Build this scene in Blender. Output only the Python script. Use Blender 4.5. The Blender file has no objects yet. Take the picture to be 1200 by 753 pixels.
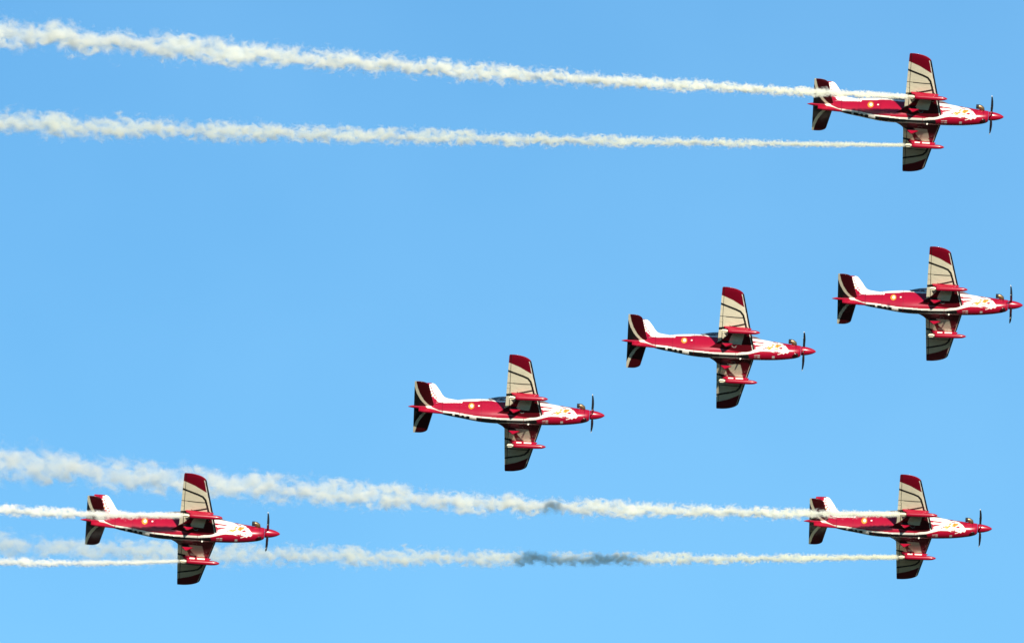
import bpy, math, random
import numpy as np
from mathutils import Matrix, Vector

R = math.radians
random.seed(4)
scene = bpy.context.scene
col = scene.collection

# ------------------------------------------------------------------ camera
F = 12180.0                                    # focal length in photo pixels (1200 px wide): a long telephoto
ELEV = R(11.5)                                  # the camera looks up by this much
CAM = Vector((0, 0, 1.7))
cd = bpy.data.cameras.new('camera')
cam = bpy.data.objects.new('camera', cd)
col.objects.link(cam)
cam.location = CAM
cam.rotation_euler = (R(90) + ELEV, 0, 0)
cd.sensor_width = 36
cd.lens = 36 * F / 1200
cd.clip_start = 1
cd.clip_end = 60000
scene.camera = cam
VR = Vector((1, 0, 0))
VF = Vector((0, math.cos(ELEV), math.sin(ELEV)))
VU = Vector((0, -math.sin(ELEV), math.cos(ELEV)))


def ray(px, py):
    return (VF + VR * ((px - 600) / F) + VU * ((376.5 - py) / F)).normalized()


# ------------------------------------------------------------------ light
# direction to the sun, found from the shadows the wings throw on the fuselages
SUN = (VR * 0.252 + VU * 0.538 - VF * 0.805).normalized()
SUN_EL = math.asin(SUN.z)
SUN_AZ = math.atan2(SUN.x, SUN.y)
world = bpy.data.worlds.new('World')
scene.world = world
world.use_nodes = True
nt = world.node_tree
nt.nodes.clear()
sky = nt.nodes.new('ShaderNodeTexSky')
sky.sky_type = 'NISHITA'
sky.sun_disc = False
sky.sun_elevation = SUN_EL
sky.sun_rotation = SUN_AZ
sky.altitude = 0
sky.air_density = 1.0
sky.dust_density = 0.0
sky.ozone_density = 5.0
bal = nt.nodes.new('ShaderNodeMixRGB')
bal.blend_type = 'MULTIPLY'
bal.inputs[0].default_value = 1
bal.inputs[2].default_value = (0.64, 0.955, 1.01, 1)     # the cool cyan rendition of this photograph's sky
bg = nt.nodes.new('ShaderNodeBackground')
bg.inputs[1].default_value = 0.0735
wo = nt.nodes.new('ShaderNodeOutputWorld')
nt.links.new(sky.outputs[0], bal.inputs[1])
# thin uneven haze high in the air
wtc = nt.nodes.new('ShaderNodeTexCoord')
wn = nt.nodes.new('ShaderNodeTexNoise')
wn.inputs['Scale'].default_value = 26
wn.inputs['Detail'].default_value = 3
wr = nt.nodes.new('ShaderNodeMapRange')
wr.inputs[1].default_value = 0.3
wr.inputs[2].default_value = 0.7
wr.inputs[3].default_value = 0.0
wr.inputs[4].default_value = 0.10
hz = nt.nodes.new('ShaderNodeMixRGB')
hz.inputs[2].default_value = (3.6, 7.0, 10.2, 1)
nt.links.new(wtc.outputs['Generated'], wn.inputs['Vector'])
nt.links.new(wn.outputs['Fac'], wr.inputs[0])
nt.links.new(wr.outputs[0], hz.inputs[0])
nt.links.new(bal.outputs[0], hz.inputs[1])
nt.links.new(hz.outputs[0], bg.inputs[0])
nt.links.new(bg.outputs[0], wo.inputs[0])

sd = bpy.data.lights.new('sun', 'SUN')
sd.energy = 5.0
sd.angle = R(0.5)
sd.color = (1.0, 0.91, 0.78)
so = bpy.data.objects.new('sun', sd)
col.objects.link(so)
so.rotation_euler = SUN.to_track_quat('Z', 'Y').to_euler()
so.location = (40, -60, 60)

scene.view_settings.view_transform = 'Standard'
scene.view_settings.look = 'None'
scene.view_settings.exposure = 0.75
scene.view_settings.gamma = 1
scene.cycles.volume_bounces = 12
scene.cycles.max_bounces = 14
scene.cycles.transparent_max_bounces = 16
scene.cycles.volume_max_steps = 512


# ------------------------------------------------------------------ materials
def principled(name, rough=0.35, metal=0.0, spec=0.5, coat=0.0):
    m = bpy.data.materials.new(name)
    m.use_nodes = True
    b = m.node_tree.nodes['Principled BSDF']
    b.inputs['Roughness'].default_value = rough
    b.inputs['Metallic'].default_value = metal
    b.inputs['Specular IOR Level'].default_value = spec
    b.inputs['Coat Weight'].default_value = coat
    b.inputs['Coat Roughness'].default_value = 0.12
    return m, m.node_tree, b


def noise_tint(t, b, colour_socket, scale, lo, hi):
    """multiply the paint by a soft uneven noise: weathering of the finish"""
    tc = t.nodes.new('ShaderNodeTexCoord')
    mp = t.nodes.new('ShaderNodeMapping')
    mp.inputs['Scale'].default_value = (0.5, 1.5, 1.5)
    n = t.nodes.new('ShaderNodeTexNoise')
    n.inputs['Scale'].default_value = scale
    n.inputs['Detail'].default_value = 6
    n.inputs['Roughness'].default_value = 0.65
    mr = t.nodes.new('ShaderNodeMapRange')
    mr.inputs[1].default_value = 0.3
    mr.inputs[2].default_value = 0.7
    mr.inputs[3].default_value = lo
    mr.inputs[4].default_value = hi
    mx = t.nodes.new('ShaderNodeVectorMath')
    mx.operation = 'SCALE'
    t.links.new(tc.outputs['Object'], mp.inputs[0])
    t.links.new(mp.outputs[0], n.inputs['Vector'])
    t.links.new(n.outputs['Fac'], mr.inputs[0])
    t.links.new(colour_socket, mx.inputs[0])
    t.links.new(mr.outputs[0], mx.inputs['Scale'])
    t.links.new(mx.outputs[0], b.inputs['Base Color'])


def paint_material():
    m, t, b = principled('airframe_paint', 0.30, 0, 0.4, 0.2)
    a = t.nodes.new('ShaderNodeAttribute')
    a.attribute_name = 'paint'
    noise_tint(t, b, a.outputs['Color'], 3.0, 0.86, 1.04)
    return m


def plain(name, rgb, rough, metal=0.0, scale=6, lo=0.8, hi=1.1):
    m, t, b = principled(name, rough, metal)
    c = t.nodes.new('ShaderNodeRGB')
    c.outputs[0].default_value = (*rgb, 1)
    noise_tint(t, b, c.outputs[0], scale, lo, hi)
    return m


def glass_material():
    m = bpy.data.materials.new('canopy_glass')
    m.use_nodes = True
    t = m.node_tree
    t.nodes.clear()
    o = t.nodes.new('ShaderNodeOutputMaterial')
    tr = t.nodes.new('ShaderNodeBsdfTransparent')
    tr.inputs[0].default_value = (0.72, 0.76, 0.8, 1)
    gl = t.nodes.new('ShaderNodeBsdfGlossy')
    gl.inputs['Roughness'].default_value = 0.05
    gl.inputs['Color'].default_value = (1, 1, 1, 1)
    fr = t.nodes.new('ShaderNodeFresnel')
    fr.inputs[0].default_value = 1.7
    mx = t.nodes.new('ShaderNodeMixShader')
    t.links.new(fr.outputs[0], mx.inputs[0])
    t.links.new(tr.outputs[0], mx.inputs[1])
    t.links.new(gl.outputs[0], mx.inputs[2])
    df = t.nodes.new('ShaderNodeBsdfDiffuse')
    df.inputs[0].default_value = (0.6, 0.6, 0.6, 1)
    m2 = t.nodes.new('ShaderNodeMixShader')
    m2.inputs[0].default_value = 0.25                  # pale diffuse veil put in as sun sheen to brighten the acrylic
    t.links.new(mx.outputs[0], m2.inputs[1])
    t.links.new(df.outputs[0], m2.inputs[2])
    t.links.new(m2.outputs[0], o.inputs[0])
    return m


M_PAINT = paint_material()
M_GLASS = glass_material()
M_BLACK = plain('black_blade', (0.012, 0.012, 0.013), 0.4)
M_DARK = plain('cockpit_dark', (0.02, 0.02, 0.022), 0.7)
M_EXH = plain('burnt_exhaust_metal', (0.28, 0.19, 0.10), 0.38, 0.7, 12, 0.55, 1.1)
M_CREAM = plain('nozzle_cream', (0.70, 0.64, 0.46), 0.45, 0.0, 9, 0.75, 1.05)

RED = np.array((0.29, 0.003, 0.022))
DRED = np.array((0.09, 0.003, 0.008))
WHITE = np.array((0.74, 0.72, 0.64))
CREAM = np.array((0.82, 0.765, 0.57))
BLACK = np.array((0.010, 0.010, 0.011))
GOLD = np.array((0.50, 0.24, 0.03))
GREY = np.array((0.45, 0.44, 0.42))


# ------------------------------------------------------------------ mesh helpers
def grid_mesh(name, P, closed_u=True, cap0=True, cap1=True, colours=None, flip=False):
    """P: (n, m, 3) array of rings"""
    n, m = P.shape[:2]
    V = P.reshape(-1, 3)
    i = np.arange(n - 1)[:, None]
    j = np.arange(m if closed_u else m - 1)[None, :]
    a = i * m + j
    b = i * m + (j + 1) % m
    c = (i + 1) * m + (j + 1) % m
    d = (i + 1) * m + j
    f = np.stack([a, b, c, d], -1).reshape(-1, 4)
    faces = f.tolist()
    if cap0:
        faces.append(list(range(m))[::-1])
    if cap1:
        faces.append([(n - 1) * m + k for k in range(m)])
    if flip:
        faces = [q[::-1] for q in faces]
    me = bpy.data.meshes.new(name)
    me.from_pydata(V.tolist(), [], faces)
    me.update()
    me.polygons.foreach_set('use_smooth', [True] * len(me.polygons))
    if colours is not None:
        at = me.color_attributes.new('paint', 'FLOAT_COLOR', 'POINT')
        C = np.ones((len(V), 4))
        C[:, :3] = colours.reshape(-1, 3)
        at.data.foreach_set('color', C.ravel())
    return me


def solid_from(name, verts, faces, colour=None, smooth=False):
    me = bpy.data.meshes.new(name)
    me.from_pydata([tuple(v) for v in verts], [], faces)
    me.update()
    if smooth:
        me.polygons.foreach_set('use_smooth', [True] * len(me.polygons))
    if colour is not None:
        at = me.color_attributes.new('paint', 'FLOAT_COLOR', 'POINT')
        at.data.foreach_set('color', np.tile(np.append(colour, 1.0), len(verts)))
    return me


def part(name, me, mat, parent, fix=True):
    if fix:
        import bmesh
        bm = bmesh.new()
        bm.from_mesh(me)
        bmesh.ops.recalc_face_normals(bm, faces=bm.faces)
        bm.to_mesh(me)
        bm.free()
    o = bpy.data.objects.new(name, me)
    me.materials.append(mat)
    col.objects.link(o)
    o.parent = parent
    return o


def smooth_interp(xs, ys, x):
    """monotone-ish cubic (pchip) interpolation"""
    xs = np.array(xs, float)
    ys = np.array(ys, float)
    h = np.diff(xs)
    d = np.diff(ys) / h
    m = np.zeros_like(ys)
    m[0], m[-1] = d[0], d[-1]
    for k in range(1, len(xs) - 1):
        if d[k - 1] * d[k] > 0:
            w1 = 2 * h[k] + h[k - 1]
            w2 = h[k] + 2 * h[k - 1]
            m[k] = (w1 + w2) / (w1 / d[k - 1] + w2 / d[k])
    k = np.clip(np.searchsorted(xs, x) - 1, 0, len(h) - 1)
    t = (x - xs[k]) / h[k]
    h00 = 2 * t ** 3 - 3 * t ** 2 + 1
    h10 = t ** 3 - 2 * t ** 2 + t
    h01 = -2 * t ** 3 + 3 * t ** 2
    h11 = t ** 3 - t ** 2
    return h00 * ys[k] + h10 * h[k] * m[k] + h01 * ys[k + 1] + h11 * h[k] * m[k + 1]


def inside(px, py, poly):
    r = np.zeros(px.shape, bool)
    n = len(poly)
    for a in range(n):
        x1, y1 = poly[a]
        x2, y2 = poly[(a + 1) % n]
        if y1 == y2:
            continue
        cnd = ((y1 > py) != (y2 > py)) & (px < (x2 - x1) * (py - y1) / (y2 - y1) + x1)
        r ^= cnd
    return r


def near(px, py, line, w):
    d = np.full(px.shape, 1e9)
    for (x1, y1), (x2, y2) in zip(line[:-1], line[1:]):
        dx, dy = x2 - x1, y2 - y1
        t = np.clip(((px - x1) * dx + (py - y1) * dy) / (dx * dx + dy * dy), 0, 1)
        d = np.minimum(d, np.hypot(px - x1 - t * dx, py - y1 - t * dy))
    return d < w / 2


# drawing units of the paint plan: 98.4 per metre, nose tip at (1145, 390)
K = 98.4
X0 = 5.0                                       # station (metres behind the nose tip) of the aircraft's origin


def axis_u(pu):
    return 390 - 0.04253 * (1145 - pu)


# ------------------------------------------------------------------ paint plans
def paint_body(s, y, z):
    pu = 1145 - K * s
    pv = axis_u(pu) - K * (0.736 * np.abs(y) + 0.677 * z)
    c = np.tile(RED, s.shape + (1,))

    def put(mask, colour):
        c[mask] = colour
    low = [(118, 320), (150, 352), (215, 374), (300, 381), (420, 402), (560, 415), (600, 418), (700, 421), (760, 416), (810, 403)]
    up = [(850, 366), (790, 392), (700, 409), (560, 406), (420, 393), (300, 372), (215, 362), (175, 345), (135, 300)]
    # black belly band under the sweep
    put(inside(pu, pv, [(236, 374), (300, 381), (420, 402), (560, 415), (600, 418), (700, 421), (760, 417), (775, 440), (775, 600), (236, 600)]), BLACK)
    # white sweep from tail to cowling
    put(inside(pu, pv, low + [(850, 393)] + up), WHITE)
    # white marks along the belly band
    for q in ([(290, 376), (303, 378), (302, 396), (291, 394)],
              [(322, 380), (348, 385), (340, 394), (330, 392)],
              [(352, 385), (374, 390), (366, 399), (357, 397)],
              [(386, 392), (426, 399), (423, 500), (390, 500)]):
        put(inside(pu, pv, q), WHITE)
    # white spine running up into the fin
    put(inside(pu, pv, [(196, 321), (216, 317), (240, 321), (300, 320), (342, 321), (346, 312), (430, 311),
                        (446, 308), (505, 308), (530, 314), (600, 318), (600, 100), (100, 100), (150, 250)]), WHITE)
    # streaks and white blaze on the cowling
    put(inside(pu, pv, [(770, 300), (836, 318), (905, 343), (880, 352), (790, 339), (770, 335)]), WHITE)
    put(inside(pu, pv, [(780, 350), (845, 347), (895, 346), (860, 360), (800, 362)]), WHITE)
    put(inside(pu, pv, [(800, 374), (850, 362), (842, 376), (806, 386)]), WHITE)
    put(inside(pu, pv, [(786, 342), (880, 352), (840, 352), (790, 348)]), RED)
    put(inside(pu, pv, [(828, 386), (848, 364), (884, 347), (922, 342), (948, 350), (968, 362), (986, 384), (992, 398), (984, 408), (972, 404),
                        (962, 413), (944, 404), (925, 401), (905, 404), (886, 398), (850, 396), (825, 398)]), WHITE)
    for q in ([(866, 390), (878, 374), (898, 366), (905, 372), (890, 380), (884, 392)],
              [(908, 372), (918, 356), (940, 357), (948, 366), (934, 370), (926, 378)],
              [(900, 386), (918, 382), (938, 386), (930, 392), (908, 393)],
              [(888, 362), (902, 354), (910, 357), (896, 366)], [(862, 378), (874, 368), (880, 372), (868, 384)], [(940, 384), (956, 388), (962, 398), (948, 396)]):
        put(inside(pu, pv, q), GOLD)
    for q in ([(930, 376), (950, 372), (958, 382), (942, 384)], [(872, 362), (884, 356), (886, 361)],
              [(964, 376), (974, 386), (968, 392)], [(840, 384), (866, 372), (862, 380), (846, 388)], [(900, 398), (930, 394), (934, 399), (908, 403)], [(906, 348), (930, 346), (926, 350), (910, 352)]):
        put(inside(pu, pv, q), RED)
    # roundel and small markings
    put(np.hypot(pu - 395, pv - 338) < 16.5, GOLD)
    put(np.hypot(pu - 397, pv - 337) < 8.5, WHITE * 0.95)
    put(np.hypot(pu - 437, pv - 337) < 4.5, WHITE)
    for x in (795, 814):
        put((np.abs(pu - x - 7) < 7) & (np.abs(pv - 426) < 7), GREY)
    put((np.abs(pu - 814) < 18) & (np.abs(pv - 426) < 3.0), RED)
    put((np.abs(pu - 905) < 7) & (np.abs(pv - 428) < 4), GREY)
    put(near(pu, pv, [(1000, 384), (940, 412), (930, 414)], 4) & (pu < 975), WHITE)
    # panel joints
    for x in (1030, 925, 690, 452, 330, 232):
        put((np.abs(pu - x) < 1.1) & (np.abs(z) < 2), RED * 0.62)
    put((np.abs(z + 0.12) < 0.012) & (s > 1.1) & (s < 2.3), RED * 0.62)
    # dark cockpit deck under the canopy
    put((s > 3.35) & (s < 6.62) & (np.abs(y) < 0.40) & (z > 0.40), BLACK)
    return c


def paint_wing(s, y, up):
    y = np.abs(y)
    pu = 1145 - K * s
    pv = axis_u(pu) - K * (0.807 * y - 0.429)
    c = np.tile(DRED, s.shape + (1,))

    def put(mask, colour):
        c[mask] = colour
    put(inside(s, y, [(5.9, 1.94), (5.13, 2.02), (4.8, 1.80), (4.42, 1.78), (4.1, 1.9), (3.5, 2.0), (3.3, 5), (5.9, 5)]), CREAM)
    put(inside(s, y, [(5.9, 0.62), (5.5, 0.9), (5.15, 1.3), (4.99, 1.81), (5.13, 2.08), (5.9, 1.94)]), CREAM)
    put(inside(s, y, [(5.10, 0.74), (4.32, 0.72), (4.20, 1.29), (4.12, 1.90), (4.42, 1.95), (4.93, 1.28)]), CREAM)
    # red tip, its colour darkened for grazing-light shade, and black feather lines
    put(inside(pu, pv, [(560, 84), (600, 96), (660, 119), (742, 166), (800, 180), (800, -80), (560, -80)]), RED * 0.62)
    put(near(pu, pv, [(560, 128), (598, 142), (680, 169), (705, 180), (722, 200), (738, 250), (750, 296)], 10.5), BLACK)
    put(near(pu, pv, [(570, 205), (599, 207), (725, 213)], 4.4), BLACK)
    put(near(pu, pv, [(606, 272), (659, 262), (737, 246)], 9), BLACK)
    put(near(pu, pv, [(560, 277), (626, 270)], 13), BLACK)
    put(inside(pu, pv, [(728, 296), (752, 264), (764, 296)]), RED)
    put((np.abs(pu - 607) < 1.6) & (y > 0.9), BLACK)
    put(near(s, y, [(5.48, 2.16), (5.9, 2.16)], 0.03), BLACK)
    # leading edge: black strip with a pale strip inside it
    le = wing_le(y)
    put((s - le < 0.125) & (y < 4.1), WHITE)
    put((s - le < 0.085) & (y < 4.1), BLACK)
    # wheel bay arc
    rr = np.hypot(s - 4.73, y - 0.66)
    put((np.abs(rr - 0.13) < 0.02) & (y < 0.64), GREY * 0.7)
    # upper side: plain red with a white inner panel
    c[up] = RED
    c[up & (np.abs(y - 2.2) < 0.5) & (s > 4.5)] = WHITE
    return c


def paint_stab(s, y):
    y = np.abs(y)
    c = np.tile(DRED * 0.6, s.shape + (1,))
    bx = np.interp(y, [0, 0.35, 0.6, 1.04, 1.5, 1.95], [9.90, 10.25, 10.44, 10.66, 10.80, 10.88])
    c[s > bx + 0.10] = BLACK
    c[np.abs(s - bx) < np.interp(y, [0, 2], [0.11, 0.075])] = CREAM
    return c


def paint_fin(s, z):
    c = np.tile(WHITE, s.shape + (1,))
    zz = np.array([0.2, 0.53, 0.94, 1.47, 1.75, 2.2])
    bs = np.interp(z, zz, [9.35, 9.58, 9.86, 10.02, 10.08, 10.05]) + 0.014 * np.sin(z * 27) + 0.012 * np.sin(z * 71 + 1)
    c[s > bs] = RED
    c[(z > 1.97) & (s > 9.95)] = RED
    for ds, dz, r in ((9.96, 1.62, .045), (10.0, 1.78, .04), (9.90, 1.35, .05), (9.84, 1.18, .05), (9.74, 0.98, .06), (9.66, 0.8, .06)):
        c[np.hypot(s - ds, z - dz) < r] = RED
    for ds, dz, r in ((10.13, 1.68, .05), (10.09, 1.45, .055), (9.99, 1.15, .055), (9.88, .92, .04)):
        c[np.hypot(s - ds, z - dz) < r] = WHITE
    c[np.hypot(s - 9.93, z - 1.08) < .05] = GOLD
    # dark joint between fin and rudder, and the tail sweep passing over its foot
    hinge = 10.38 - 0.12 * (z - 1)
    c[np.abs(s - hinge) < 0.012] = DRED * 0.4
    return c


# ------------------------------------------------------------------ aircraft geometry
ST = [0.88, 1.0, 1.5, 2.5, 3.5, 4.5, 5.5, 6.4, 7.06, 7.5, 8.08, 9.1, 10.0, 10.6, 11.05, 11.23]
TOP = [0.24, 0.255, 0.29, 0.42, 0.60, 0.66, 0.70, 0.74, 0.78, 0.76, 0.70, 0.50, 0.29, 0.185, 0.11, 0.06]
BOT = [-.36, -.47, -.62, -.77, -.83, -.85, -.87, -.88, -.84, -.77, -.65, -.45, -.13, -.06, 0.0, 0.03]
HW = [0.27, 0.31, 0.385, 0.46, 0.50, 0.52, 0.51, 0.48, 0.45, 0.41, 0.365, 0.26, 0.17, 0.115, 0.06, 0.018]


def body_section(s):
    return smooth_interp(ST, TOP, s), smooth_interp(ST, BOT, s), smooth_interp(ST, HW, s)


def make_body():
    s = np.linspace(0.88, 11.23, 560)
    t, b, a = body_section(s)
    th = np.linspace(0, 2 * math.pi, 176, endpoint=False)
    cs, sn = np.cos(th), np.sin(th)
    e = 2 / 2.25
    yy = a[:, None] * (np.sign(cs) * np.abs(cs) ** e)[None]
    zz = ((t + b) / 2)[:, None] + ((t - b) / 2)[:, None] * (np.sign(sn) * np.abs(sn) ** e)[None]
    ss = np.repeat(s[:, None], len(th), 1)
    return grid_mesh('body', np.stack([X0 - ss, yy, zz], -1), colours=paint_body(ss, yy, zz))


def wing_le(y):
    lin = 3.58 + (y - 0.5) * 0.2053
    t = np.clip((y - 4.02) / 0.50, 0, 1)
    return lin + (1 - np.sqrt(np.maximum(0, 1 - t * t))) * 0.95


def wing_te(y):
    fil = np.clip((0.86 - y) / 0.45, 0, None)
    t = np.clip((y - 4.40) / 0.12, 0, 1)
    return 5.70 - (y - 0.5) * 0.03 + 0.42 * fil ** 1.7 - 0.03 * t * t


def wing_z(y):
    return -0.634 + 0.105 * y


def foil(m):
    u = np.linspace(0, 2 * math.pi, m, endpoint=False)
    c = (1 + np.cos(u)) / 2
    yt = 5 * (0.2969 * np.sqrt(c) - 0.126 * c - 0.3516 * c ** 2 + 0.2843 * c ** 3 - 0.1036 * c ** 4)
    return c, yt, np.where(np.sin(u) >= 0, 1, -1)


def make_wing(side):
    y = np.concatenate([np.linspace(0.1, 4.0, 190), 4.0 + 0.52 * np.sin(np.linspace(0.03, math.pi / 2, 40))])
    c, yt, sg = foil(200)
    le, te = wing_le(y), wing_te(y)
    ch = te - le
    thick = np.interp(y, [0, 4.5], [0.155, 0.12]) * (1 - 0.55 * np.clip((y - 4.05) / 0.47, 0, 1) ** 3)
    s = le[:, None] + ch[:, None] * c[None]
    camber = 0.02 * 4 * c * (1 - c)
    z = wing_z(y)[:, None] + ch[:, None] * (thick[:, None] * (yt * sg)[None] + camber[None]) + ch[:, None] * 0.02 * (0.5 - c)[None]
    yy = np.repeat(y[:, None], len(c), 1)
    up = np.repeat((sg > 0)[None], len(y), 0)
    up[:, :1] = False
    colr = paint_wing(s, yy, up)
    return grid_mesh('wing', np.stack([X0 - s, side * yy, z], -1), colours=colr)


def make_stab(side):
    y = np.concatenate([np.linspace(0.02, 1.7, 90), 1.7 + 0.28 * np.sin(np.linspace(0.05, math.pi / 2, 20))])
    c, yt, sg = foil(120)
    t = np.clip((y - 1.70) / 0.28, 0, 1)
    le = 9.72 + 0.21 * y + (1 - np.sqrt(np.maximum(0, 1 - t * t))) * 0.42
    te = 10.90 + 0 * y
    ch = te - le
    s = le[:, None] + ch[:, None] * c[None]
    z = 0.04 + ch[:, None] * 0.10 * (yt * sg)[None] * (1 - 0.5 * t[:, None] ** 3)
    yy = np.repeat(y[:, None], len(c), 1)
    colr = paint_stab(s, yy)
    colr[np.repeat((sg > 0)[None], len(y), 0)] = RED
    return grid_mesh('stabilizer', np.stack([X0 - s, side * yy, z], -1), colours=colr)


def make_fin():
    z = np.concatenate([np.linspace(0.16, 1.9, 130), 1.9 + 0.19 * np.sin(np.linspace(0.05, math.pi / 2, 16))])
    c, yt, sg = foil(200)
    le = smooth_interp([0.1, 0.66, 0.76, 0.86, 1.02, 1.5, 2.2], [7.9, 8.1, 8.62, 8.98, 9.22, 9.47, 9.84], z)
    te = np.interp(z, [0.1, 0.3, 2.1], [10.86, 10.85, 10.55])
    t = np.clip((z - 1.9) / 0.19, 0, 1)
    le = le + (1 - np.sqrt(np.maximum(0, 1 - t * t))) * 0.12
    ch = te - le
    s = le[:, None] + ch[:, None] * c[None]
    half = np.interp(z, [0.2, 0.9, 2.1], [0.11, 0.075, 0.045]) * (1 - 0.7 * t ** 3)
    # the aerofoil, its nose kept thin on the long dorsal fillet
    yv = 2 * half[:, None] * (yt * sg)[None] * np.clip((s - le[:, None]) / 0.25 + 0.15, 0, 1) ** 0.5
    zz = np.repeat(z[:, None], len(c), 1)
    return grid_mesh('fin', np.stack([X0 - s, yv, zz], -1), colours=paint_fin(s, zz))


def lathe(name, prof, y0, z0, seg=40, colour=None, colours=None):
    pr = np.array(prof)
    th = np.linspace(0, 2 * math.pi, seg, endpoint=False)
    P = np.zeros((len(pr), seg, 3))
    P[..., 0] = X0 - pr[:, 0][:, None]
    P[..., 1] = y0 + pr[:, 1][:, None] * np.cos(th)
    P[..., 2] = z0 + pr[:, 1][:, None] * np.sin(th)
    C = None
    if colours is not None:
        C = np.repeat(np.array(colours)[:, None], seg, 1)
    elif colour is not None:
        C = np.tile(colour, (len(pr), seg, 1))
    return grid_mesh(name, P, colours=C)


def blade_plate(name, outline, thick, place, colour):
    """a thin bevelled solid from a 2D outline; place(u, v, w) -> (x, y, z)"""
    n = len(outline)
    cx = sum(p[0] for p in outline) / n
    cy = sum(p[1] for p in outline) / n
    V = []
    for w, k in ((-thick / 2, 0.86), (-thick / 4, 1.0), (thick / 4, 1.0), (thick / 2, 0.86)):
        for (u, v) in outline:
            V.append(place(cx + (u - cx) * k, cy + (v - cy) * k, w))
    Fc = [list(range(n))[::-1], list(range(3 * n, 4 * n))]
    for L in range(3):
        for a in range(n):
            b = (a + 1) % n
            Fc.append([L * n + a, L * n + b, (L + 1) * n + b, (L + 1) * n + a])
    return solid_from(name, V, Fc, colour)


def box_mesh(name, x0, x1, y0, y1, z0, z1, colour=None):
    V = [(x, y, z) for x in (x0, x1) for y in (y0, y1) for z in (z0, z1)]
    Fc = [(0, 1, 3, 2), (4, 6, 7, 5), (0, 4, 5, 1), (2, 3, 7, 6), (0, 2, 6, 4), (1, 5, 7, 3)]
    return solid_from(name, V, Fc, colour)


def make_blade():
    """propeller blade pointing to +z, twisted, cuffed at the root"""
    r = np.array([0.12, 0.2, 0.3, 0.45, 0.65, 0.85, 1.0, 1.1, 1.17, 1.195])
    chord = np.array([0.07, 0.09, 0.13, 0.17, 0.19, 0.185, 0.165, 0.135, 0.08, 0.03])
    thick = np.array([0.07, 0.06, 0.045, 0.033, 0.024, 0.018, 0.014, 0.012, 0.010, 0.006])
    off = np.array([0, 0, 0, 0.005, 0.01, 0.0, -0.02, -0.045, -0.07, -0.085])
    ang = np.radians(np.interp(r, [0.12, 0.5, 1.2], [66, 50, 32]))
    u = np.linspace(0, 2 * math.pi, 20, endpoint=False)
    P = np.zeros((len(r), 20, 3))
    for k in range(len(r)):
        a = chord[k] / 2 * np.cos(u) + off[k]
        b = thick[k] / 2 * np.sin(u)
        P[k, :, 0] = a * math.sin(ang[k]) + b * math.cos(ang[k])
        P[k, :, 1] = a * math.cos(ang[k]) - b * math.sin(ang[k])
        P[k, :, 2] = r[k]
    C = np.tile(BLACK, (len(r), 20, 1))
    C[-2:] = WHITE
    return grid_mesh('propeller_blade', P, colours=C)


def canopy_prof(s):
    z = smooth_interp([3.05, 3.4, 3.9, 4.5, 5.2, 5.9, 6.5, 6.95], [0.60, 0.79, 0.98, 1.09, 1.12, 1.06, 0.92, 0.775], s)
    w = smooth_interp([3.05, 3.5, 4.2, 5.2, 6.0, 6.6, 6.95], [0.16, 0.33, 0.41, 0.425, 0.40, 0.31, 0.16], s)
    return z, w


def canopy_ring(s, grow=0.0):
    z, w = canopy_prof(np.array([s]))
    z, w = float(z[0]) + grow, float(w[0]) + grow
    th = np.linspace(-0.12, math.pi + 0.12, 41)
    z0 = 0.50
    return np.stack([np.full(41, X0 - s), w * np.cos(th), z0 + (z - z0) * np.sin(th)], -1)


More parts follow.
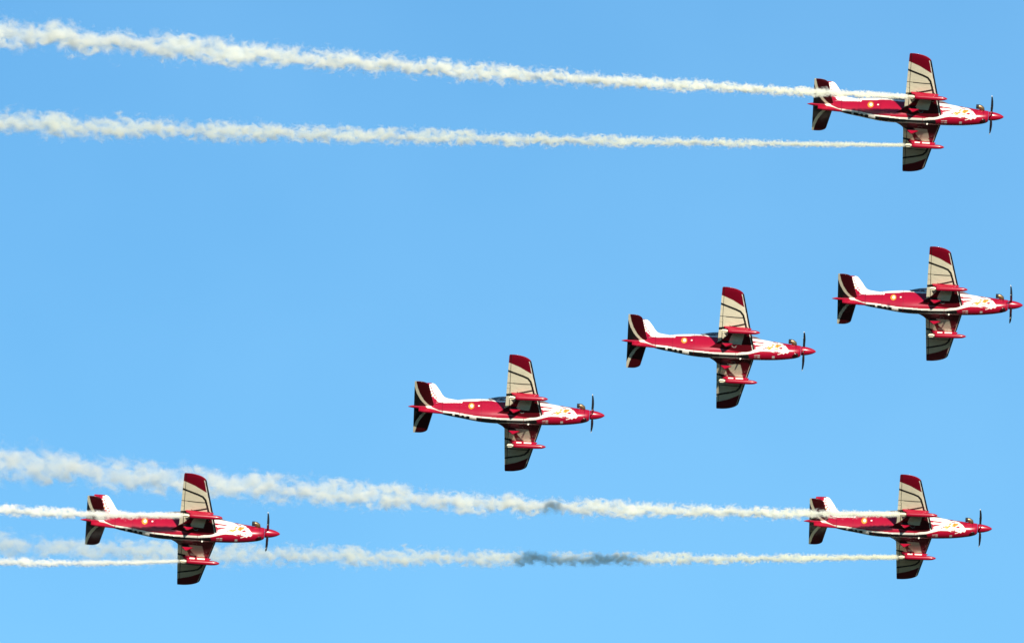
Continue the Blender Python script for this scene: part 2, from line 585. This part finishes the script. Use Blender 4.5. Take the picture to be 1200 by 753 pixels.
def make_aircraft():
    root = bpy.data.objects.new('aerobatic_aircraft', None)
    root.empty_display_size = 2
    col.objects.link(root)
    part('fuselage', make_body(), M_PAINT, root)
    for sd_ in (-1, 1):
        part('wing', make_wing(sd_), M_PAINT, root)
    for sd_ in (-1, 1):
        part('stabilizer', make_stab(sd_), M_PAINT, root)
    part('tail_fin', make_fin(), M_PAINT, root)
    # ventral fin under the tail
    vf = [(10.62, -0.02), (10.62, -0.30), (10.3, -0.36), (9.3, -0.42), (8.7, -0.40), (9.3, -0.12), (9.9, 0.02)]
    part('ventral_fin', blade_plate('ventral_fin', vf, 0.13, lambda u, v, w: (X0 - u, w, v), RED), M_PAINT, root)
    # canopy: glass shell, metal frame
    ss = np.linspace(3.05, 6.95, 60)
    P = np.stack([canopy_ring(s) for s in ss])
    can = part('canopy', grid_mesh('canopy', P, closed_u=False, cap0=False, cap1=False), M_GLASS, root)
    V, Fc = [], []

    def ribbon(A, B, C_, D):
        k = len(V)
        n = len(A)
        for a, b, c, d in zip(A, B, C_, D):
            V.extend([a, b, c, d])
        for q in range(n - 1):
            o = k + 4 * q
            for e in range(4):
                f = (e + 1) % 4
                Fc.append([o + e, o + f, o + 4 + f, o + 4 + e])
        Fc.append([k, k + 1, k + 2, k + 3])
        Fc.append([k + 4 * (n - 1) + e for e in (3, 2, 1, 0)])
    for s, wd in ((3.72, 0.06), (5.02, 0.045), (6.62, 0.05)):
        ribbon(canopy_ring(s, -0.012), canopy_ring(s, 0.014), canopy_ring(s + wd, 0.014), canopy_ring(s + wd, -0.012))
    for side in (0, -1):
        ring = [canopy_ring(s, 0.014)[side] for s in ss]
        rin = [canopy_ring(s, -0.02)[side] for s in ss]
        up3 = np.array((0, 0, 0.07))
        ribbon(rin, ring, [p + up3 for p in ring], [p + up3 for p in rin])
    part('canopy_frame', solid_from('canopy_frame', V, Fc, DRED), M_PAINT, can)
    # two ejection seats
    for s in (4.45, 5.85):
        V, Fc = [], []
        for (a, b, c, d, e, f) in ((s - .05, s + .16, -.22, .22, .40, .82), (s, s + .17, -.15, .15, .82, .96), (s - .36, s - .05, -.2, .2, .40, .56)):
            k = len(V)
            m = box_mesh('t', X0 - b, X0 - a, c, d, e, f)
            V += [tuple(v.co) for v in m.vertices]
            Fc += [[k + i for i in p.vertices] for p in m.polygons]
            bpy.data.meshes.remove(m)
        so_ = part('ejection_seat', solid_from('ejection_seat', V, Fc), M_DARK, root)
        bv = so_.modifiers.new('bevel', 'BEVEL')
        bv.width = 0.03
        bv.segments = 2
    # spinner with five blades
    pr = [(0.0, 0.004), (0.015, 0.03), (0.05, 0.062), (0.12, 0.105), (0.22, 0.150), (0.35, 0.193), (0.5, 0.228), (0.65, 0.250), (0.78, 0.258), (0.865, 0.258), (0.87, 0.20)]
    pr = [(a - X0 * 0, b) for a, b in pr]
    sp = part('spinner', lathe('spinner', [(a - 0.71 + X0, b) for a, b in pr], 0, 0, 48, RED), M_PAINT, root)
    sp.location = (X0 - 0.71, 0, -0.03)
    bl = make_blade()
    for k in range(5):
        me = bl if k == 0 else bl
        b = bpy.data.objects.new('propeller_blade', me)
        if k == 0:
            me.materials.append(M_PAINT)
        col.objects.link(b)
        b.parent = sp
        b.rotation_euler = (k * 2 * math.pi / 5, 0, 0)
    # engine exhaust stacks, oil cooler mouth
    for sd_ in (-1, 1):
        path = [(1.10, 0.27, 0.10), (1.13, 0.37, 0.15), (1.22, 0.44, 0.18), (1.34, 0.465, 0.185), (1.46, 0.47, 0.18)]
        rad = [0.135, 0.15, 0.145, 0.14, 0.13]
        th = np.linspace(0, 2 * math.pi, 24, endpoint=False)
        rings = []
        pts = [np.array((X0 - a - 0.14, sd_ * (b + 0.01), c)) for a, b, c in path]

        def ringat(i, r, back=0.0):
            d = pts[min(i + 1, 4)] - pts[max(i - 1, 0)]
            d = d / np.linalg.norm(d)
            e1 = np.cross(d, (0, 0, 1))
            e1 /= np.linalg.norm(e1)
            e2 = np.cross(e1, d)
            return pts[i] - d * back + r * (np.cos(th)[:, None] * e1 + np.sin(th)[:, None] * e2 * 0.85)
        for i in range(5):
            rings.append(ringat(i, rad[i]))
        rings.append(ringat(4, 0.105))
        ex = part('exhaust_stack', grid_mesh('exhaust_stack', np.stack(rings), cap1=False), M_EXH, root)
        inner = np.stack([ringat(4, 0.142, 0.15), ringat(4, 0.140, 0.0), ringat(4, 0.108, -0.004), ringat(4, 0.10, 0.12)])
        part('exhaust_bore', grid_mesh('exhaust_bore', inner, cap0=False), M_DARK, ex)
    th = np.linspace(0, 2 * math.pi, 32, endpoint=False)
    rings = []
    for s, rr, zc in ((1.02, 0.02, -0.42), (1.03, 0.10, -0.43), (1.07, 0.14, -0.45), (1.22, 0.16, -0.475), (1.40, 0.13, -0.50), (1.6, 0.03, -0.54)):
        rings.append(np.stack([np.full(32, X0 - s), rr * 1.15 * np.cos(th), zc + rr * 0.72 * np.sin(th)], -1))
    part('oil_cooler_intake', grid_mesh('oil_cooler_intake', np.stack(rings), colours=np.repeat(np.array([BLACK, BLACK, BLACK, DRED * .3, DRED * .3, DRED])[:, None], 32, 1)), M_PAINT, root)
    # small strakes, aerials and lamps
    for s, y, h in ((5.92, -0.14, 0.10), (4.32, 0.17, 0.11), (7.6, 0.0, 0.09)):
        zb = -0.80 if s < 6.5 else -0.585
        ol = [(s - .07, zb + .04), (s + .07, zb + .04), (s + .06, zb - h), (s, zb - h)]
        part('antenna', blade_plate('antenna', ol, 0.035, lambda u, v, w, y=y: (X0 - u, y + w, v), WHITE), M_PAINT, root)
    # smoke pods under the wings, flap fairings
    for sd_ in (-1, 1):
        yp, zp = sd_ * 1.85, -0.87
        prof = [(3.28, 0.006), (3.30, 0.03), (3.36, 0.062), (3.46, 0.098), (3.60, 0.116), (3.78, 0.128), (4.0, 0.131), (4.9, 0.131), (5.06, 0.122), (5.14, 0.100), (5.145, 0.06)]
        pod = part('smoke_pod', lathe('smoke_pod', prof, yp, zp, 40, RED), M_PAINT, root)
        V, Fc = [], []
        nz = lathe('t', [(5.10, 0.06), (5.16, 0.066), (5.30, 0.06), (5.50, 0.05), (5.50, 0.038), (5.42, 0.034)], yp, zp, 28)
        V += [tuple(v.co) for v in nz.vertices]
        Fc += [list(p.vertices) for p in nz.polygons]
        for q in range(4):
            a = math.pi / 4 + q * math.pi / 2
            k = len(V)
            for w in (-0.011, 0.011):
                for (u, r) in ((5.13, 0.05), (5.26, 0.095), (5.47, 0.09), (5.44, 0.04)):
                    V.append((X0 - u, yp + r * math.cos(a) - w * math.sin(a), zp + r * math.sin(a) + w * math.cos(a)))
            Fc += [[k, k + 1, k + 2, k + 3], [k + 7, k + 6, k + 5, k + 4]] + [[k + e, k + (e + 1) % 4, k + 4 + (e + 1) % 4, k + 4 + e] for e in range(4)]
        part('smoke_nozzle', solid_from('smoke_nozzle', V, Fc), M_CREAM, pod)
        po = [(3.78, -0.56), (3.84, -0.64), (3.95, -0.76), (5.02, -0.76), (5.30, -0.62), (5.40, -0.47), (4.6, -0.47)]
        pl = part('pylon', blade_plate('pylon', po, 0.10, lambda u, v, w, yp=yp: (X0 - u, yp + w, v), RED), M_PAINT, pod)
        for (a, b) in ((4.12, 4.55), (4.68, 4.98)):
            part('pylon_panel', box_mesh('pylon_panel', X0 - b, X0 - a, min(yp - sd_ * 0.054, yp), max(yp - sd_ * 0.054, yp), -0.70, -0.60, WHITE), M_PAINT, pl)
        ff = [(4.82, -0.76), (5.0, -0.88), (5.18, -1.01), (5.25, -1.01), (5.36, -0.88), (5.46, -0.76)]
        fa = part('flap_fairing', blade_plate('flap_fairing', ff, 0.09, lambda u, v, w, sd_=sd_: (X0 - u, sd_ * 0.83 + w, v), RED), M_PAINT, root)
        fs = [(5.0, -0.52), (5.02, -0.78), (5.38, -0.78), (5.50, -0.52)]  # upper part of the fairing, its shade put in as black colour
        part('shaded_fairing_top', blade_plate('shaded_fairing_top', fs, 0.06, lambda u, v, w, sd_=sd_: (X0 - u, sd_ * 0.83 + w, v), BLACK), M_PAINT, fa)
        part('landing_light', lathe('landing_light', [(4.00, 0.004), (4.01, 0.03), (4.05, 0.045), (4.10, 0.045)], sd_ * 1.32, -0.545, 20, WHITE), M_PAINT, root)
    return root


def copy_tree(o, parent=None):
    c = o.copy()
    col.objects.link(c)
    c.parent = parent
    for ch in list(o.children):
        copy_tree(ch, c)
    return c


# ------------------------------------------------------------------ the formation
# nose and tail of each aircraft in the photo's pixels, and the angle its underside is turned to us
FLEET = [
    ((1177.1, 136.9), (945.0, 122.3), 48.3, 4, 'topmost red and white propeller aircraft, trailing two long smoke streams across the top'),
    ((1200.0, 357.3), (973.4, 350.1), 48.0, -15, 'red and white propeller aircraft without smoke, its nose touching the right edge'),
    ((956.2, 411.4), (728.5, 399.3), 51.0, 18, 'red and white propeller aircraft without smoke, middle one of the rising row of three'),
    ((708.7, 486.3), (478.3, 476.5), 47.4, 1, 'red and white propeller aircraft without smoke, lowest and rearmost of the row of three'),
    ((328.1, 624.8), (94.4, 609.0), 43.9, -9, 'red and white propeller aircraft at bottom left, flying among older drifting smoke trails'),
    ((1161.7, 618.75), (942.9, 610.6), 43.6, 13, 'red and white propeller aircraft at bottom right, leaving two smoke trails that thin out leftwards'),
]
proto = make_aircraft()
planes = []
D3 = 600.0
for i, (nose, tail, th, spin, label) in enumerate(FLEET):
    o = proto if i == 0 else copy_tree(proto)
    L = math.hypot(nose[0] - tail[0], nose[1] - tail[1])
    D = F * 11.23 / L
    D = {0: 594.0, 1: 612.0, 5: D3 + 20.3}.get(i, D)           # these fly a little farther out
    if i == 2:
        D3 = D
    cx = nose[0] + (tail[0] - nose[0]) * X0 / 11.23
    cy = nose[1] + (tail[1] - nose[1]) * X0 / 11.23
    d = ray(cx, cy)
    t = math.atan2(nose[1] - tail[1], nose[0] - tail[0])
    Z = -d
    Xv = VR - Z * VR.dot(Z)
    Xv.normalize()
    Yv = Z.cross(Xv)
    f = Xv * math.cos(t) - Yv * math.sin(t)
    yp = Xv * math.sin(t) + Yv * math.cos(t)
    s_, c_ = math.sin(R(th)), math.cos(R(th))
    up = yp * c_ - Z * s_
    left = up.cross(f)
    m = Matrix((f, left, up)).transposed().to_4x4()
    m.translation = CAM + d * D
    o.matrix_world = m
    sp = [c for c in o.children if c.name.startswith('spinner')][0]
    sp.rotation_euler = (R(th - 0 + spin), 0, 0)
    o['label'] = label
    o['category'] = 'aircraft'
    o['group'] = 'red and white aircraft flying in formation'
    planes.append((o, m, D, cx, cy, (Xv, Yv, Z)))


# ------------------------------------------------------------------ smoke
def smoke_material(seed, b, c, r0, k, D0, a, p, lump, grey):
    r0, k = r0 * 1.03, k * 1.03
    m = bpy.data.materials.new('white_smoke')
    m.use_nodes = True
    t = m.node_tree
    t.nodes.clear()
    L = t.links

    def val(x):
        return x

    def math_(op, x, y=None, z=None, clamp=False):
        n = t.nodes.new('ShaderNodeMath')
        n.operation = op
        n.use_clamp = clamp
        for i, q in enumerate((x, y, z)):
            if q is None:
                continue
            if isinstance(q, (int, float)):
                n.inputs[i].default_value = q
            else:
                L.new(q, n.inputs[i])
        return n.outputs[0]
    tc = t.nodes.new('ShaderNodeTexCoord')
    sx = t.nodes.new('ShaderNodeSeparateXYZ')
    L.new(tc.outputs['Object'], sx.inputs[0])
    x = math_('MAXIMUM', sx.outputs[0], 0.0)
    y, z = sx.outputs[1], sx.outputs[2]
    r = math_('MULTIPLY_ADD', x, k, r0)
    cy = math_('MULTIPLY', x, math_('MULTIPLY_ADD', x, c, b))
    yy = math_('DIVIDE', math_('SUBTRACT', y, cy), r)
    zz = math_('DIVIDE', z, r)
    xi = math_('DIVIDE', math_('LOGARITHM', math_('MULTIPLY_ADD', x, k / r0, 1.0), math.e), k)
    cb = t.nodes.new('ShaderNodeCombineXYZ')
    L.new(math_('ADD', math_('MULTIPLY', xi, 0.8), seed * 17.3), cb.inputs[0])
    L.new(yy, cb.inputs[1])
    L.new(zz, cb.inputs[2])
    # slow sideways wander of the core
    n1 = t.nodes.new('ShaderNodeTexNoise')
    n1.inputs['Scale'].default_value = 0.6
    n1.inputs['Detail'].default_value = 2
    L.new(cb.outputs[0], n1.inputs['Vector'])
    s1 = t.nodes.new('ShaderNodeSeparateXYZ')
    L.new(n1.outputs['Color'], s1.inputs[0])
    grow = math_('MULTIPLY', math_('SUBTRACT', 1.0, math_('POWER', math.e, math_('MULTIPLY', x, -0.28))), 1.0)
    wy = math_('MULTIPLY', math_('MULTIPLY', math_('SUBTRACT', s1.outputs[0], 0.5), 1.5), grow)
    wz = math_('MULTIPLY', math_('MULTIPLY', math_('SUBTRACT', s1.outputs[1], 0.5), 1.5), grow)
    y2 = math_('ADD', yy, wy)
    z2 = math_('ADD', zz, wz)
    rho = math_('SQRT', math_('ADD', math_('MULTIPLY', y2, y2), math_('MULTIPLY', z2, z2)))
    # billows
    n2 = t.nodes.new('ShaderNodeTexNoise')
    n2.inputs['Scale'].default_value = 1.8
    n2.inputs['Detail'].default_value = 5
    n2.inputs['Roughness'].default_value = 0.57
    n2.inputs['Distortion'].default_value = 0.5
    L.new(cb.outputs[0], n2.inputs['Vector'])
    bil = math_('MULTIPLY', math_('MULTIPLY', math_('SUBTRACT', n2.outputs[0], 0.5), lump), math_('MULTIPLY_ADD', grow, 0.7, 0.3))
    shape = math_('ADD', math_('SUBTRACT', 0.92, rho), bil)
    mask = math_('MULTIPLY', shape, 1.5, clamp=True)
    mask = math_('MULTIPLY', mask, mask)
    dens = math_('MULTIPLY', math_('POWER', math_('MULTIPLY_ADD', x, 1.0 / a, 1.0), -p), D0)
    dens = math_('MULTIPLY', dens, mask)
    dens = math_('MULTIPLY', dens, math_('MULTIPLY', x, 4.0, clamp=True))
    v = t.nodes.new('ShaderNodeVolumePrincipled')
    v.inputs['Absorption Color'].default_value = (0, 0, 0, 1)
    v.inputs['Density Attribute'].default_value = ''
    v.inputs['Color'].default_value = (*grey, 1)
    v.inputs['Anisotropy'].default_value = 0.1
    L.new(dens, v.inputs['Density'])
    o = t.nodes.new('ShaderNodeOutputMaterial')
    L.new(v.outputs[0], o.inputs['Volume'])
    m.cycles.volume_step_rate = 0.05
    m.cycles.volume_sampling = 'DISTANCE'
    return m


# plane, wing side, path in photo pixels, r0, k, density at nozzle, fall-off length and power, lumpiness, label
UP, LO = -1, 1
TRAILS = [
    (0, UP, [(950, 107), (840, 101), (700, 95), (520, 81), (370, 70), (180, 52), (0, 38)], 0.21, 0.0140, 34, 5, 1.15, 3.3,
     'long white smoke trail along the top edge, from the topmost aircraft\'s upper wing'),
    (0, LO, [(850, 172), (640, 163), (400, 157), (200, 150), (0, 146)], 0.15, 0.0125, 34, 5, 1.2, 3.3,
     'second long smoke trail from the top, from the topmost aircraft\'s lower wing'),
    (5, UP, [(945, 602), (800, 598), (640, 592), (500, 585), (380, 576), (250, 568), (130, 555), (0, 540)], 0.22, 0.0185, 34, 6, 1.5, 3.3,
     'widening smoke trail passing behind the top wing tip of the bottom left aircraft'),
    (5, LO, [(900, 657), (750, 656), (600, 653), (450, 652), (300, 648), (150, 645), (0, 642)], 0.20, 0.0140, 32, 6, 1.5, 3.3,
     'faint greyish lowest long smoke trail passing behind the bottom left aircraft'),
    (4, UP, [(150, 603), (100, 602), (0, 597)], 0.225, 0.016, 24, 7, 1.1, 2.6,
     'short dense white smoke trail crossing the tail of the bottom left aircraft'),
    (4, LO, [(150, 659), (100, 659), (0, 658)], 0.155, 0.016, 24, 7, 1.1, 2.6,
     'short thin white smoke trail from the lower wing of the bottom left aircraft'),
]
for n, (pi, side, pts, r0, k, D0, a, p, lump, label) in enumerate(TRAILS):
    o, m, D, cx, cy, (Xv, Yv, Z) = planes[pi]
    start = m @ Vector((X0 - 5.46, side * 1.85, -0.87))
    rel = start - CAM
    dep = rel.dot(VF)
    sx = 600 + F * rel.dot(VR) / dep
    sy = 376.5 - F * rel.dot(VU) / dep
    xs = np.array([(sx - q[0]) * dep / F for q in pts])
    ys = np.array([(sy - q[1]) * dep / F for q in pts])
    A = np.stack([xs, xs ** 2], -1)
    (b, c), *_ = np.linalg.lstsq(A, ys, rcond=None)
    b, c = float(b), float(c)
    length = float(xs.max()) + 9
    u = np.concatenate([np.linspace(0, 2, 9), np.linspace(2.5, length, 70)])
    th = np.linspace(0, 2 * math.pi, 20, endpoint=False)
    P = np.zeros((len(u), 20, 3))
    rr = (r0 + k * u) * np.interp(u, [0, 3], [1.5, 2.3])
    P[..., 0] = u[:, None]
    P[..., 1] = (b * u + c * u * u)[:, None] + rr[:, None] * np.cos(th)
    P[..., 2] = rr[:, None] * np.sin(th)
    me = grid_mesh('smoke_trail', P)
    mat = smoke_material(n + 1, b, c, r0, k, D0, a, p, lump, (0.99, 0.994, 0.955) if pi == 4 else (0.987, 0.993, 0.925) if side == UP else (0.966, 0.976, 0.885))
    ob = part('smoke_trail', me, mat, None)
    mw = Matrix((-VR, VU, VF)).transposed().to_4x4()
    mw.translation = start
    ob.matrix_world = mw
    ob['label'] = label
    ob['category'] = 'smoke trail'
    ob['group'] = 'smoke trails behind the aircraft'

# ------------------------------------------------------------------ the ground far below
g = plain('dark_scrub_ground', (0.030, 0.032, 0.024), 1.0, 0, 0.01, 0.7, 1.2)
g.node_tree.nodes['Principled BSDF'].inputs['Specular IOR Level'].default_value = 0.0
th = np.linspace(0, 2 * math.pi, 64, endpoint=False)
P = np.stack([np.stack([q * np.cos(th), q * np.sin(th), 0 * th], -1) for q in (1.0, 200.0, 2000.0, 25000.0)])
gr = part('ground', grid_mesh('ground', P, cap1=False), g, None, fix=False)
gr['kind'] = 'structure'
